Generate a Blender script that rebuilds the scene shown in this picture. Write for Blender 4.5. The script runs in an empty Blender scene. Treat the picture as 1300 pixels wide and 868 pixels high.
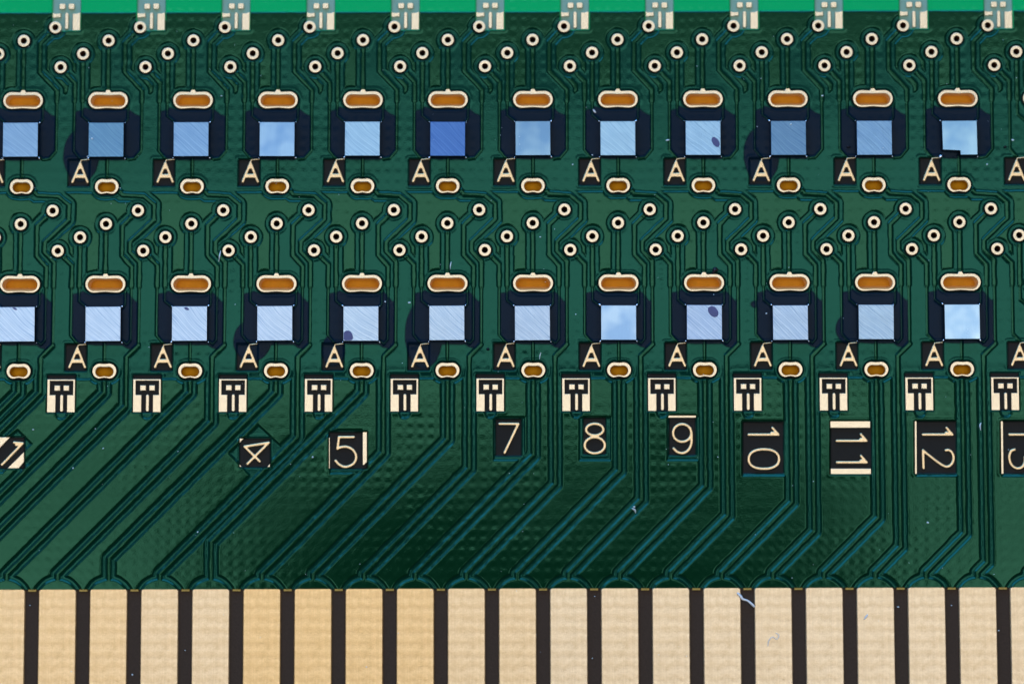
import bpy, math, random
import numpy as np
from mathutils import Matrix, Vector

# ------------------------------------------------------------------ units
S = 2.0e-5            # metres of board per photograph pixel (frame about 26 mm wide)
F = 3600.0            # focal length in photograph pixels (100 mm on 36 mm film)
TH = math.atan(2.7e-5 * F)   # the board's upper edge leans away
ROLL = 0.0023
SC = bpy.context.scene
COL = SC.collection

# ------------------------------------------------------------------ camera
cam_d = bpy.data.cameras.new('camera'); cam = bpy.data.objects.new('camera', cam_d); COL.objects.link(cam)
cam_d.sensor_width = 36.0; cam_d.sensor_fit = 'HORIZONTAL'; cam_d.lens = 36.0 * F / 1300.0
cam_d.clip_start = 0.002; cam_d.clip_end = 10.0
cu = Vector((0, math.cos(TH), math.sin(TH))); cv = Vector((0, math.sin(TH), -math.cos(TH))); cr = Vector((1, 0, 0))
c_, s_ = math.cos(ROLL), math.sin(ROLL)
camr = cr * c_ - cu * s_
camu = cr * s_ + cu * c_
Rm = Matrix((camr, camu, -cv)).transposed().to_4x4()
cam.matrix_world = Matrix.Translation(Vector((0, -F * math.sin(TH), F * math.cos(TH))) * S) @ Rm
cam_d.dof.use_dof = True; cam_d.dof.focus_distance = F * S * 0.9985; cam_d.dof.aperture_fstop = 36.0
SC.camera = cam
SC.unit_settings.system = 'METRIC'

def px(x, y, z=0.0):
    """photograph pixel -> board point (board pixels) on the plane at height z"""
    a, b = x - 650.0, 434.0 - y
    d = camr * a + camu * b + cv * F
    C = Vector((0, -F * math.sin(TH), F * math.cos(TH)))
    t = (z - C.z) / d.z
    p = C + d * t
    return (p.x, p.y)

# ------------------------------------------------------------------ light
w = bpy.data.worlds.new('World'); SC.world = w; w.use_nodes = True
w.node_tree.nodes['Background'].inputs[0].default_value = (0.55, 0.62, 0.70, 1)
w.node_tree.nodes['Background'].inputs[1].default_value = 0.11

def softbox(name, loc, target, sx, sy, col, rad):
    l = bpy.data.lights.new(name, 'AREA'); l.shape = 'RECTANGLE'
    l.size = sx * S; l.size_y = sy * S; l.color = col
    l.energy = rad * math.pi * (sx * S) * (sy * S)
    o = bpy.data.objects.new(name, l); COL.objects.link(o)
    o.location = Vector(loc) * S
    d = (Vector(target) - Vector(loc)).normalized()
    o.rotation_euler = d.to_track_quat('-Z', 'Y').to_euler()
    return o
CY = -F * math.sin(TH)     # the camera stands above this point of the board
HL = 3600.0
softbox('softbox_back', (0, CY + 895, HL), (0, CY + 895, 0), 5200, 870, (0.95, 0.98, 1.0), 2.5)
softbox('softbox_side', (-1750, CY - 500, HL), (-1750, CY - 500, 0), 1900, 1700, (0.96, 0.98, 1.0), 2.5)
softbox('softbox_side', (1900, CY - 500, HL), (1900, CY - 500, 0), 1900, 1700, (0.96, 0.98, 1.0), 2.5)
softbox('window_light', (-1200, 7200, 3700), (0, 200, 0), 12000, 3600, (0.12, 0.46, 1.0), 4.6)
softbox('far_fill_added', (0, CY + 2150, HL), (0, CY + 2150, 0), 5200, 1500, (0.95, 0.98, 1.0), 0.45)  # added faint fill, put in to brighten the gold pads along the top
softbox('window_light', (-6600, 5200, 2300), (0, 0, 0), 6500, 3600, (0.12, 0.45, 1.0), 1.2)

SC.view_settings.view_transform = 'Standard'; SC.view_settings.look = 'None'
SC.view_settings.exposure = 0.10; SC.view_settings.gamma = 1.0
SC.view_settings.use_curve_mapping = False

# ------------------------------------------------------------------ materials
def srgb(r, g, b):
    f = lambda c: (c / 255 / 12.92) if c <= 10 else ((c / 255 + 0.055) / 1.055) ** 2.4
    return (f(r), f(g), f(b), 1.0)

class NT:
    def __init__(self, name):
        self.m = bpy.data.materials.new(name); self.m.use_nodes = True
        self.t = self.m.node_tree; self.t.nodes.clear()
    def n(self, typ, **kw):
        nd = self.t.nodes.new(typ)
        for k, v in kw.items():
            if k.startswith('i_'):
                key = k[2:]
                nd.inputs[int(key) if key.isdigit() else key.replace('_', ' ')].default_value = v
            else: setattr(nd, k, v)
        return nd
    def l(self, a, ao, b, bi):
        self.t.links.new(a.outputs[ao], b.inputs[bi])
    def out(self, sh, o='BSDF'):
        ou = self.n('ShaderNodeOutputMaterial'); self.l(sh, o, ou, 'Surface'); return self.m
    def mix(self, fac, a, b, blend='MIX'):
        """fac/a/b: (node, output) or value"""
        m = self.n('ShaderNodeMix', data_type='RGBA', blend_type=blend)
        for v, i in ((fac, 0), (a, 6), (b, 7)):
            if isinstance(v, tuple) and hasattr(v[0], 'outputs'): self.t.links.new(v[0].outputs[v[1]], m.inputs[i])
            else: m.inputs[i].default_value = v
        return (m, 2)
    def obj_coord(self, scale=(1, 1, 1), rot=(0, 0, 0)):
        tc = self.n('ShaderNodeTexCoord'); mp = self.n('ShaderNodeMapping')
        mp.inputs['Scale'].default_value = scale; mp.inputs['Rotation'].default_value = rot
        self.l(tc, 'Object', mp, 'Vector'); return mp
    def noise(self, vec, scale, detail=3.0, rough=0.55, dist=0.0):
        nz = self.n('ShaderNodeTexNoise'); nz.inputs['Scale'].default_value = scale
        nz.inputs['Detail'].default_value = detail; nz.inputs['Roughness'].default_value = rough
        nz.inputs['Distortion'].default_value = dist
        if vec is not None: self.l(vec, 0, nz, 'Vector')
        return nz
    def ramp(self, src, so, p0, p1, c0=(0, 0, 0, 1), c1=(1, 1, 1, 1)):
        r = self.n('ShaderNodeValToRGB'); r.color_ramp.elements[0].position = p0; r.color_ramp.elements[1].position = p1
        r.color_ramp.elements[0].color = c0; r.color_ramp.elements[1].color = c1
        self.l(src, so, r, 0); return r
    def bump(self, src, so, dist, strength=1.0, normal=None):
        b = self.n('ShaderNodeBump'); b.inputs['Distance'].default_value = dist; b.inputs['Strength'].default_value = strength
        self.l(src, so, b, 'Height')
        if normal is not None: self.l(normal[0], normal[1], b, 'Normal')
        return b

PXU = 1.0 / S     # object metres -> board pixels

def mat_mask():
    t = NT('solder_mask')
    cop = t.n('ShaderNodeAttribute', attribute_name='cop'); bare = t.n('ShaderNodeAttribute', attribute_name='bare')
    pale = t.n('ShaderNodeAttribute', attribute_name='pale'); nrm = t.n('ShaderNodeAttribute', attribute_name='nrm')
    mp = t.obj_coord((PXU, PXU, PXU))
    nz = t.noise(mp, 0.05, 4, 0.6)
    fine = t.noise(mp, 0.55, 3, 0.6)
    lam = t.mix((nz, 0), (0.0003, 0.019, 0.0135, 1), (0.0006, 0.027, 0.019, 1))
    co = t.mix((nz, 0), (0.0004, 0.018, 0.006, 1), (0.0012, 0.025, 0.0085, 1))
    c1 = t.mix((cop, 'Fac'), lam, co)
    c2 = t.mix((pale, 'Fac'), c1, (0.0, 0.42, 0.12, 1))
    bcol = t.mix((pale, 'Fac'), (0.013, 0.0125, 0.0125, 1), (0.23, 0.38, 0.31, 1))
    c3 = t.mix((bare, 'Fac'), c2, bcol)
    p = t.n('ShaderNodeBsdfPrincipled')
    t.l(c3[0], c3[1], p, 'Base Color')
    rr = t.n('ShaderNodeMapRange'); rr.inputs['To Min'].default_value = 0.07; rr.inputs['To Max'].default_value = 0.12
    t.l(nz, 0, rr, 'Value')
    r2 = t.n('ShaderNodeMix'); r2.inputs[3].default_value = 0.42; t.l(bare, 'Fac', r2, 0); t.l(rr, 0, r2, 2)
    t.l(r2, 0, p, 'Roughness')
    sp = t.n('ShaderNodeMix'); sp.inputs[2].default_value = 0.46; sp.inputs[3].default_value = 0.08; t.l(bare, 'Fac', sp, 0)
    t.l(sp, 0, p, 'Specular IOR Level')
    tint = t.mix((cop, 'Fac'), (0.17, 0.80, 0.54, 1), (0.27, 0.92, 0.56, 1))
    tint = t.mix((bare, 'Fac'), tint, (1, 1, 1, 1))
    t.l(tint[0], tint[1], p, 'Specular Tint')
    b = t.bump(fine, 0, 0.10 * S, 1.0, (nrm, 'Vector'))
    t.l(b, 0, p, 'Normal')
    return t.out(p)

def mat_gold(name, col, rough, var=0.0, weave=0.0, metallic=1.0):
    t = NT(name)
    mp = t.obj_coord((PXU, PXU, PXU))
    nz = t.noise(mp, 0.16, 4, 0.65); fine = t.noise(mp, 0.9, 3, 0.7)
    oi = t.n('ShaderNodeObjectInfo')
    base = t.mix(1.0, (oi, 'Color'), col, 'MULTIPLY')
    dk = t.mix((nz, 0), (1, 1, 1, 1), (1 - var, 1 - var * 1.25, 1 - var * 1.7, 1))
    c = t.mix(1.0, base, dk, 'MULTIPLY')
    p = t.n('ShaderNodeBsdfPrincipled'); p.inputs['Metallic'].default_value = metallic
    p.inputs['Roughness'].default_value = rough
    t.l(c[0], c[1], p, 'Base Color')
    b = t.bump(fine, 0, 0.35 * S, 1.0)
    if weave > 0:
        wv = t.n('ShaderNodeTexWave', wave_type='BANDS', bands_direction='Y'); wv.inputs['Scale'].default_value = 0.021
        wv.inputs['Distortion'].default_value = 3.0; wv.inputs['Detail'].default_value = 2.0; wv.inputs['Detail Scale'].default_value = 2.5
        t.l(mp, 0, wv, 'Vector')
        st = t.noise(t.obj_coord((PXU * 0.35, PXU * 1.6, PXU)), 0.22, 4, 0.7)
        c2 = t.mix((wv, 'Fac'), (1, 1, 1, 1), (0.93, 0.905, 0.86, 1))
        cs = t.mix((st, 0), (1.04, 1.04, 1.03, 1), (0.89, 0.86, 0.81, 1))
        c3 = t.mix(1.0, c, c2, 'MULTIPLY'); c4 = t.mix(1.0, c3, cs, 'MULTIPLY')
        sk = t.noise(mp, 0.42, 5, 0.75); skr = t.ramp(sk, 0, 0.35, 0.65, (0.93, 0.91, 0.89, 1), (1.04, 1.04, 1.03, 1))
        wear = t.noise(t.obj_coord((PXU * 0.9, PXU * 0.012, PXU)), 0.5, 3, 0.7); wr = t.ramp(wear, 0, 0.3, 0.7, (0.93, 0.92, 0.90, 1), (1.04, 1.04, 1.04, 1))
        c4 = t.mix(1.0, c4, (skr, 0), 'MULTIPLY'); c4 = t.mix(1.0, c4, (wr, 0), 'MULTIPLY')
        t.l(c4[0], c4[1], p, 'Base Color')
        b2 = t.bump(wv, 'Fac', weave * S, 1.0); t.l(b2, 0, b, 'Normal')
    t.l(b, 0, p, 'Normal')
    return t.out(p)

def mat_plain(name, col, rough=0.5, spec=0.5, metallic=0.0, nscale=0.2, var=0.3, bump=0.0):
    t = NT(name); mp = t.obj_coord((PXU, PXU, PXU)); nz = t.noise(mp, nscale, 4, 0.65)
    lo = tuple(c * (1 - var) for c in col[:3]) + (1,); hi = tuple(min(1, c * (1 + var)) for c in col[:3]) + (1,)
    c = t.mix((nz, 0), lo, hi)
    p = t.n('ShaderNodeBsdfPrincipled'); p.inputs['Roughness'].default_value = rough
    p.inputs['Specular IOR Level'].default_value = spec; p.inputs['Metallic'].default_value = metallic
    t.l(c[0], c[1], p, 'Base Color')
    if bump > 0: t.l(t.bump(nz, 0, bump * S), 0, p, 'Normal')
    return t.out(p)

def mat_silicon(name, ground):
    """ground: the back of the die shows curved grinding lines; otherwise it is polished, cloudy reflections put into its colour"""
    t = NT(name)
    oi = t.n('ShaderNodeObjectInfo')
    tc = t.n('ShaderNodeTexCoord'); mp = t.n('ShaderNodeMapping')
    t.l(tc, 'Object', mp, 'Vector'); mp.inputs['Scale'].default_value = (PXU, PXU, PXU)
    add = t.n('ShaderNodeVectorMath', operation='MULTIPLY_ADD')
    rnd = t.n('ShaderNodeCombineXYZ'); t.l(oi, 'Random', rnd, 0); t.l(oi, 'Random', rnd, 1)
    t.l(rnd, 0, add, 0); add.inputs[1].default_value = (700, 430, 0); t.l(mp, 0, add, 2)
    cl = t.noise(add, 0.045 if ground else 0.045, 2 if ground else 0.8, 0.5)
    p = t.n('ShaderNodeBsdfPrincipled'); p.inputs['Metallic'].default_value = 1.0
    if ground:
        wp = t.noise(add, 0.012, 1, 0.5)
        m2 = t.n('ShaderNodeMapping'); m2.inputs['Rotation'].default_value = (0, 0, math.radians(43)); t.l(mp, 0, m2, 'Vector')
        off = t.n('ShaderNodeVectorMath', operation='MULTIPLY_ADD'); t.l(wp, 'Color', off, 0); off.inputs[1].default_value = (0, 22, 0); t.l(m2, 0, off, 2)
        m3 = t.n('ShaderNodeMapping'); m3.inputs['Scale'].default_value = (0.012, 0.62, 1); t.l(off, 0, m3, 'Vector')
        sc = t.noise(m3, 1.0, 4, 0.7)
        line = t.ramp(sc, 0, 0.36, 0.60)
        c1 = t.mix((line, 0), (0.58, 0.67, 0.79, 1), (1.04, 1.04, 1.03, 1))
        c2 = t.mix((cl, 0), (0.86, 0.90, 0.96, 1), (1.04, 1.03, 1.02, 1))
        c3 = t.mix(1.0, c1, c2, 'MULTIPLY'); c4 = t.mix(1.0, c3, (oi, 'Color'), 'MULTIPLY')
        t.l(c4[0], c4[1], p, 'Base Color'); p.inputs['Roughness'].default_value = 0.34
        t.l(t.bump(sc, 0, 0.30 * S), 0, p, 'Normal')
    else:
        rp = t.ramp(cl, 0, 0.34, 0.66)  # mottled reflections painted into the base colour
        c1 = t.mix((rp, 0), (0.68, 0.78, 0.89, 1), (1.08, 1.06, 1.02, 1))
        m3 = t.n('ShaderNodeMapping'); m3.inputs['Scale'].default_value = (0.7, 0.02, 1); t.l(mp, 0, m3, 'Vector')
        sc = t.noise(m3, 1.0, 3, 0.6)
        c2 = t.mix((sc, 0), (0.93, 0.94, 0.96, 1), (1.05, 1.05, 1.04, 1))
        c3 = t.mix(1.0, c1, c2, 'MULTIPLY'); c4 = t.mix(1.0, c3, (oi, 'Color'), 'MULTIPLY')
        t.l(c4[0], c4[1], p, 'Base Color'); p.inputs['Roughness'].default_value = 0.32
        t.l(t.bump(sc, 0, 0.12 * S), 0, p, 'Normal')
    return t.out(p)

def mat_film():
    t = NT('adhesive')
    fa = t.n('ShaderNodeAttribute', attribute_name='fa')
    tr = t.n('ShaderNodeBsdfTransparent')
    p = t.n('ShaderNodeBsdfPrincipled'); p.inputs['Base Color'].default_value = (0.0026, 0.012, 0.026, 1)
    p.inputs['Roughness'].default_value = 0.2; p.inputs['Specular IOR Level'].default_value = 0.05
    nrm = t.n('ShaderNodeAttribute', attribute_name='nrm'); t.l(nrm, 'Vector', p, 'Normal')
    m = t.n('ShaderNodeMixShader'); t.l(fa, 'Fac', m, 0); t.l(tr, 0, m, 1); t.l(p, 0, m, 2)
    return t.out(m, 0)

M = dict(
    mask=mat_mask(), film=mat_film(),
    gold=mat_gold('pad_gold', (0.95, 0.775, 0.545, 1), 0.40, 0.10),
    letter=mat_gold('lettering_gold', (0.94, 0.69, 0.41, 1), 0.38, 0.16),
    finger=mat_gold('contact_gold', (0.93, 0.775, 0.595, 1), 0.40, 0.22, 0.14),
    amber=mat_plain('slot_amber', (0.60, 0.225, 0.008, 1), 0.55, 0.1, 0.0, 0.12, 0.22),  # gold floor in the slot's shade, the shade put into an amber tone
    amber_dark=mat_plain('slot_brown', (0.50, 0.21, 0.004, 1), 0.55, 0.05, 0.0, 0.25, 0.3),
    wall=mat_plain('slot_wall', (0.85, 0.47, 0.17, 1), 0.5, 0.15, 0.0, 0.2, 0.2),  # paler than the floor: the lit slope is put into the colour
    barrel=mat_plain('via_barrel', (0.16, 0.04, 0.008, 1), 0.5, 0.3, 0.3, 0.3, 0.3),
    core=mat_plain('laminate', (0.050, 0.033, 0.025, 1), 0.5, 0.05, 0.0, 0.35, 0.35, 0.25),
    stub=mat_plain('stub_copper', (0.38, 0.28, 0.08, 1), 0.5, 0.3, 0.4),
    si_ground=mat_silicon('ground_silicon', True), si_painted_refl=mat_silicon('polished_silicon', False),
    side=mat_plain('silicon_side', (0.006, 0.006, 0.010, 1), 0.4, 0.3),
    tin=mat_plain('bright_solder', (0.85, 0.84, 0.92, 1), 0.22, 0.5, 1.0, 0.4, 0.1),
    resid=mat_plain('residue', (0.045, 0.06, 0.20, 1), 0.35, 0.4, 0.0, 0.15, 0.3),
    dust=mat_plain('dust', (0.62, 0.72, 0.85, 1), 0.6, 0.5),
    soot=mat_plain('soot', (0.008, 0.005, 0.010, 1), 0.5, 0.4),
    lint=mat_plain('lint', (0.78, 0.80, 0.92, 1), 0.5, 0.5),
)

# ------------------------------------------------------------------ mesh helpers (board pixels in, metres out)
def mk(name, V, Fc, mat, parent=None, smooth=False, mats=None, fmat=None, loc=None):
    me = bpy.data.meshes.new(name)
    V = np.asarray(V, dtype=np.float64)
    me.from_pydata((V * S).tolist(), [], Fc)
    if mats:
        for m in mats: me.materials.append(m)
        me.polygons.foreach_set('material_index', np.asarray(fmat, dtype=np.int32))
    else: me.materials.append(mat)
    if smooth: me.polygons.foreach_set('use_smooth', np.ones(len(Fc), dtype=bool))
    me.update()
    return inst(name, me, parent, loc)

def inst(name, me, parent=None, loc=None):
    o = bpy.data.objects.new(name, me); COL.objects.link(o)
    if parent is not None: o.parent = parent
    if loc is not None: o.location = Vector(loc) * S
    return o

def poly_area(P):
    return 0.5 * sum(P[i][0] * P[(i + 1) % len(P)][1] - P[(i + 1) % len(P)][0] * P[i][1] for i in range(len(P)))

def inset(P, d):
    n = len(P); out = []
    for i in range(n):
        a, b, c = P[i - 1], P[i], P[(i + 1) % n]
        e1 = (b[0] - a[0], b[1] - a[1]); e2 = (c[0] - b[0], c[1] - b[1])
        l1 = math.hypot(*e1) or 1; l2 = math.hypot(*e2) or 1
        n1 = (-e1[1] / l1, e1[0] / l1); n2 = (-e2[1] / l2, e2[0] / l2)
        m = (n1[0] + n2[0], n1[1] + n2[1]); dd = 1 + n1[0] * n2[0] + n1[1] * n2[1]
        k = d / max(dd, 0.25)
        out.append((b[0] + m[0] * k, b[1] + m[1] * k))
    return out

def slab(P, z0, z1, bev=0.5):
    """extruded polygon with a small bevel round its top"""
    if poly_area(P) < 0: P = P[::-1]
    n = len(P); Q = inset(P, bev)
    V = [(x, y, z0) for x, y in P] + [(x, y, z1 - bev) for x, y in P] + [(x, y, z1) for x, y in Q]
    Fc = []
    for i in range(n):
        j = (i + 1) % n
        Fc += [(i, j, n + j, n + i), (n + i, n + j, 2 * n + j, 2 * n + i)]
    Fc.append(tuple(range(2 * n, 3 * n)))
    return V, Fc

def rects(x0, y0, x1, y1, r=0.0, seg=3):
    if r <= 0: return [(x0, y0), (x1, y0), (x1, y1), (x0, y1)]
    out = []
    for cx, cy, a in ((x1 - r, y1 - r, 0), (x0 + r, y1 - r, 90), (x0 + r, y0 + r, 180), (x1 - r, y0 + r, 270)):
        for k in range(seg + 1):
            t = math.radians(a + 90 * k / seg); out.append((cx + r * math.cos(t), cy + r * math.sin(t)))
    return out

# ---- numpy signed distances
def sd_seg(X, Y, a, b):
    ax, ay = a; bx, by = b; dx, dy = bx - ax, by - ay
    L = dx * dx + dy * dy + 1e-9
    t = np.clip(((X - ax) * dx + (Y - ay) * dy) / L, 0, 1)
    return np.hypot(X - ax - t * dx, Y - ay - t * dy)

def sd_poly(X, Y, P):
    d = np.full(X.shape, 1e9); ins = np.zeros(X.shape, dtype=bool); n = len(P)
    for i in range(n):
        a, b = P[i], P[(i + 1) % n]
        d = np.minimum(d, sd_seg(X, Y, a, b))
        if a[1] != b[1]:
            c = ((a[1] > Y) != (b[1] > Y)) & (X < (b[0] - a[0]) * (Y - a[1]) / (b[1] - a[1]) + a[0])
            ins ^= c
    return np.where(ins, -d, d)

def sstep(a, b, x):
    t = np.clip((x - a) / (b - a), 0, 1); return t * t * (3 - 2 * t)

def glyph_mesh(sdf, box, z0, z1, step=0.8, bev=0.9):
    """mesh of the region sdf < 0 by marching squares, domed at its edge"""
    x0, y0, x1, y1 = box
    nx = int((x1 - x0) / step) + 2; ny = int((y1 - y0) / step) + 2
    gx = x0 + np.arange(nx) * step; gy = y0 + np.arange(ny) * step
    X, Y = np.meshgrid(gx, gy); D = sdf(X, Y)
    D = np.where(np.abs(D) < 0.02, 0.02, D)
    V = []; key = {}; edge = set()
    def vert(k, x, y, d):
        if k in key: return key[k]
        q = max(0.0, min(1.0, -d / bev)); z = z1 - (z1 - z0) * 0.35 * (1 - math.sqrt(max(0.0, 1 - (1 - q) ** 2)))
        key[k] = len(V); V.append((x, y, z)); return key[k]
    Fc = []; bnd = []
    for j in range(ny - 1):
        for i in range(nx - 1):
            cs = [(i, j), (i + 1, j), (i + 1, j + 1), (i, j + 1)]
            ds = [D[b, a] for a, b in cs]
            if min(ds) >= 0: continue
            f = []; cross = []
            for k in range(4):
                (a, b), d1 = cs[k], ds[k]; (c, e), d2 = cs[(k + 1) % 4], ds[(k + 1) % 4]
                if d1 < 0: f.append(vert((a, b), gx[a], gy[b], d1))
                if (d1 < 0) != (d2 < 0):
                    t = d1 / (d1 - d2)
                    kk = ('e',) + tuple(sorted(((a, b), (c, e))))
                    v = vert(kk, gx[a] + (gx[c] - gx[a]) * t, gy[b] + (gy[e] - gy[b]) * t, 0.0)
                    f.append(v); cross.append((len(f) - 1, d1 < 0))
            if len(f) < 3: continue
            Fc.append(tuple(f))
            for idx, leaving in cross:
                if leaving:
                    nxt = f[(idx + 1) % len(f)]
                    bnd.append((f[idx], nxt))
    low = {}
    for a, b in bnd:
        for v in (a, b):
            if v not in low:
                low[v] = len(V); V.append((V[v][0], V[v][1], z0))
        Fc.append((a, low[a], low[b], b))
    return V, Fc

def strokes(lines, hw):
    def f(X, Y):
        d = np.full(X.shape, 1e9)
        for ln in lines:
            for a, b in zip(ln[:-1], ln[1:]): d = np.minimum(d, sd_seg(X, Y, a, b))
        return d - hw
    return f

def ellipse(cx, cy, rx, ry, n=28, p=2.0):
    out = []
    for k in range(n + 1):
        t = 2 * math.pi * k / n; c, s = math.cos(t), math.sin(t)
        out.append((cx + rx * math.copysign(abs(c) ** (2 / p), c), cy + ry * math.copysign(abs(s) ** (2 / p), s)))
    return out

def spline(P, n=6):
    P = [P[0]] + list(P) + [P[-1]]; out = []
    for i in range(1, len(P) - 2):
        p0, p1, p2, p3 = P[i - 1:i + 3]
        for k in range(n):
            t = k / n
            out.append(tuple(0.5 * (2 * p1[c] + (p2[c] - p0[c]) * t + (2 * p0[c] - 5 * p1[c] + 4 * p2[c] - p3[c]) * t * t
                                    + (3 * p1[c] - p0[c] - 3 * p2[c] + p3[c]) * t ** 3) for c in (0, 1)))
    out.append(P[-1]); return out

# ------------------------------------------------------------------ layout of the board
P_CELL = 108.8
ZL, ZB = -1.6, -4.6          # mask over bare laminate, uncovered laminate (copper under mask is at 0)
KS = range(-1, 13)
XA = px(676.5, 360)[0]       # column 7's slot
def cx(k): return (k - 6) * P_CELL
def B(pts, k=0, kr=6, z=0.0):
    """photo pixels of the reference column kr -> board pixels in column k"""
    return [(lambda q: (q[0] + (k - kr) * P_CELL, q[1]))(px(x, y, z)) for x, y in pts]

XMIN, XMAX = -715.0, 715.0
YTOP = px(650, -32)[1]; YMASK = px(650, 746.5)[1]; YBOT = px(650, 930)[1]

VIAS = {1: [(676.2, 50.5), (716, 33.5), (644, 67.2), (723.5, 84)], 2: [(676.3, 283), (716.6, 266), (643.6, 300), (724, 317)]}
FP = 64.37                    # finger pitch
FX0 = px(657.0, 748)[0]       # one finger's centre
fingers = [FX0 + FP * i for i in range(-11, 11)]
def finger_x(xp): 
    x = px(xp, 748)[0]; return min(fingers + [FX0 - FP * 12, FX0 - FP * 13], key=lambda c: abs(c - x))

nets = []    # (key, [(polyline, half width), ...])
for k in KS:
    # row 1
    nets.append((('t', 1, 1, k), [(B([(676.2, 50.5), (676.2, 114)], k), 2.7)]))
    nets.append((('t', 1, 2, k), [(B([(716, 33.5), (697, 53.5), (697, 90), (719.5, 113.5), (719.5, 128)], k), 2.7),
                                  (B([(719.5, 124), (719.5, 190), (711, 200), (703, 201), (698.5, 197)], k), 1.3)]))
    nets.append((('t', 1, 4, k), [(B([(723.5, 84), (742, 103.5), (742, 127)], k), 2.7),
                                  (B([(742, 127), (742, 190), (751, 201)], k), 1.2)]))
    nets.append((('t', 1, 5, k), [(B([(644, 67), (644, 127)], k), 2.7), (B([(644, 127), (644, 146), (653.5, 154)], k), 1.2)]))
    nets.append((('t', 1, 6, k), [(B([(702, 130), (702, 150), (699, 154)], k), 1.2)]))
    nets.append((('t', 1, 7, k), [(B([(676.7, 199), (676.7, 228)], k), 1.4)]))
    # row 2
    nets.append((('t', 2, 1, k), [(B([(676.3, 283), (676.3, 349)], k), 2.7)]))
    nets.append((('t', 2, 2, k), [(B([(716.6, 266), (697, 285), (697, 323), (709.7, 337), (709.7, 362)], k), 2.7),
                                  (B([(709.7, 362), (709.7, 430), (705, 435.5), (698.5, 431)], k), 1.2)]))
    nets.append((('t', 2, 4, k), [(B([(724, 317), (742.3, 335), (742.3, 362)], k), 2.7),
                                  (B([(742.3, 362), (742.3, 424), (751.5, 435)], k), 1.2)]))
    nets.append((('t', 2, 5, k), [(B([(643.6, 300), (643.6, 362)], k), 2.7), (B([(643.6, 362), (643.6, 381), (653.5, 389)], k), 1.2)]))
    nets.append((('t', 2, 6, k), [(B([(702, 364), (702, 385), (699, 389)], k), 1.2)]))
    nets.append((('t', 2, 7, k), [(B([(676.7, 433), (676.7, 464)], k), 1.4)]))
    # long net from row 1's small slot round row 2's chip and on to a contact finger
    a = B([(690, 239), (697, 245.7), (724, 247.3), (737, 258), (737, 277.5), (707, 306), (707, 318), (719.6, 331.5), (719.6, 362)], k)
    b = B([(719.6, 362), (719.6, 437)], k)
    c = B([(719.6, 437), (704.6, 452), (704.6, 480)], k)
    fanb = {0: -187, 1: -57, 2: 73, 3: 203, 4: 333, 5: 463, 6: 592, 7: 722, 8: 852, 9: 982, 10: 1112, 11: 1242, 12: 1370}
    fana = {0: -250, 1: -122, 2: 8, 3: 138, 4: 268, 5: 398, 6: 527.5, 7: 657, 8: 787, 9: 917, 10: 1047, 11: 1177, 12: 1306}
    def fan(x0, xf, top):
        yb = px(650, 735.5)[1]; yj = px(650, 727.5)[1]
        fx = FX0 + FP * round((px(xf, 748)[0] - FX0) / FP)
        yd = yj + (x0 - fx)                       # diagonal leaves the vertical here
        ylim = px(650, 497)[1]
        if yd > ylim or (top and k < 5): yd = ylim
        yv = yd - (x0 - fx)                       # lower end of the diagonal
        return [(x0, yd), (fx, yv), (fx, yb - 2)]
    if k in fanb: c = c + fan(c[-1][0], fanb[k], 0)
    nets.append((('t', 2, 3, k), [(a, 2.7), (b, 1.5), (c, 2.7)]))
    if k in fana:
        d = B([(677, 476), (677, 482)], k)
        nets.append((('t', 2, 8, k), [(d + fan(d[-1][0], fana[k], 1), 2.7)]))

# slots: centre, outer half sizes, inner half sizes, in photo pixels
SLOT = {1: ((676.6, 126.3), (25.4, 11.0), (21.9, 7.6)), 2: ((676.7, 359.3), (25.5, 11.0), (22.0, 7.8))}
SMALL = {1: ((676.6, 235.6), (15.0, 9.8), (11.2, 6.4), -1.0), 2: ((677.0, 469.6), (15.1, 9.8), (11.2, 6.3), -1.0)}

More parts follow.
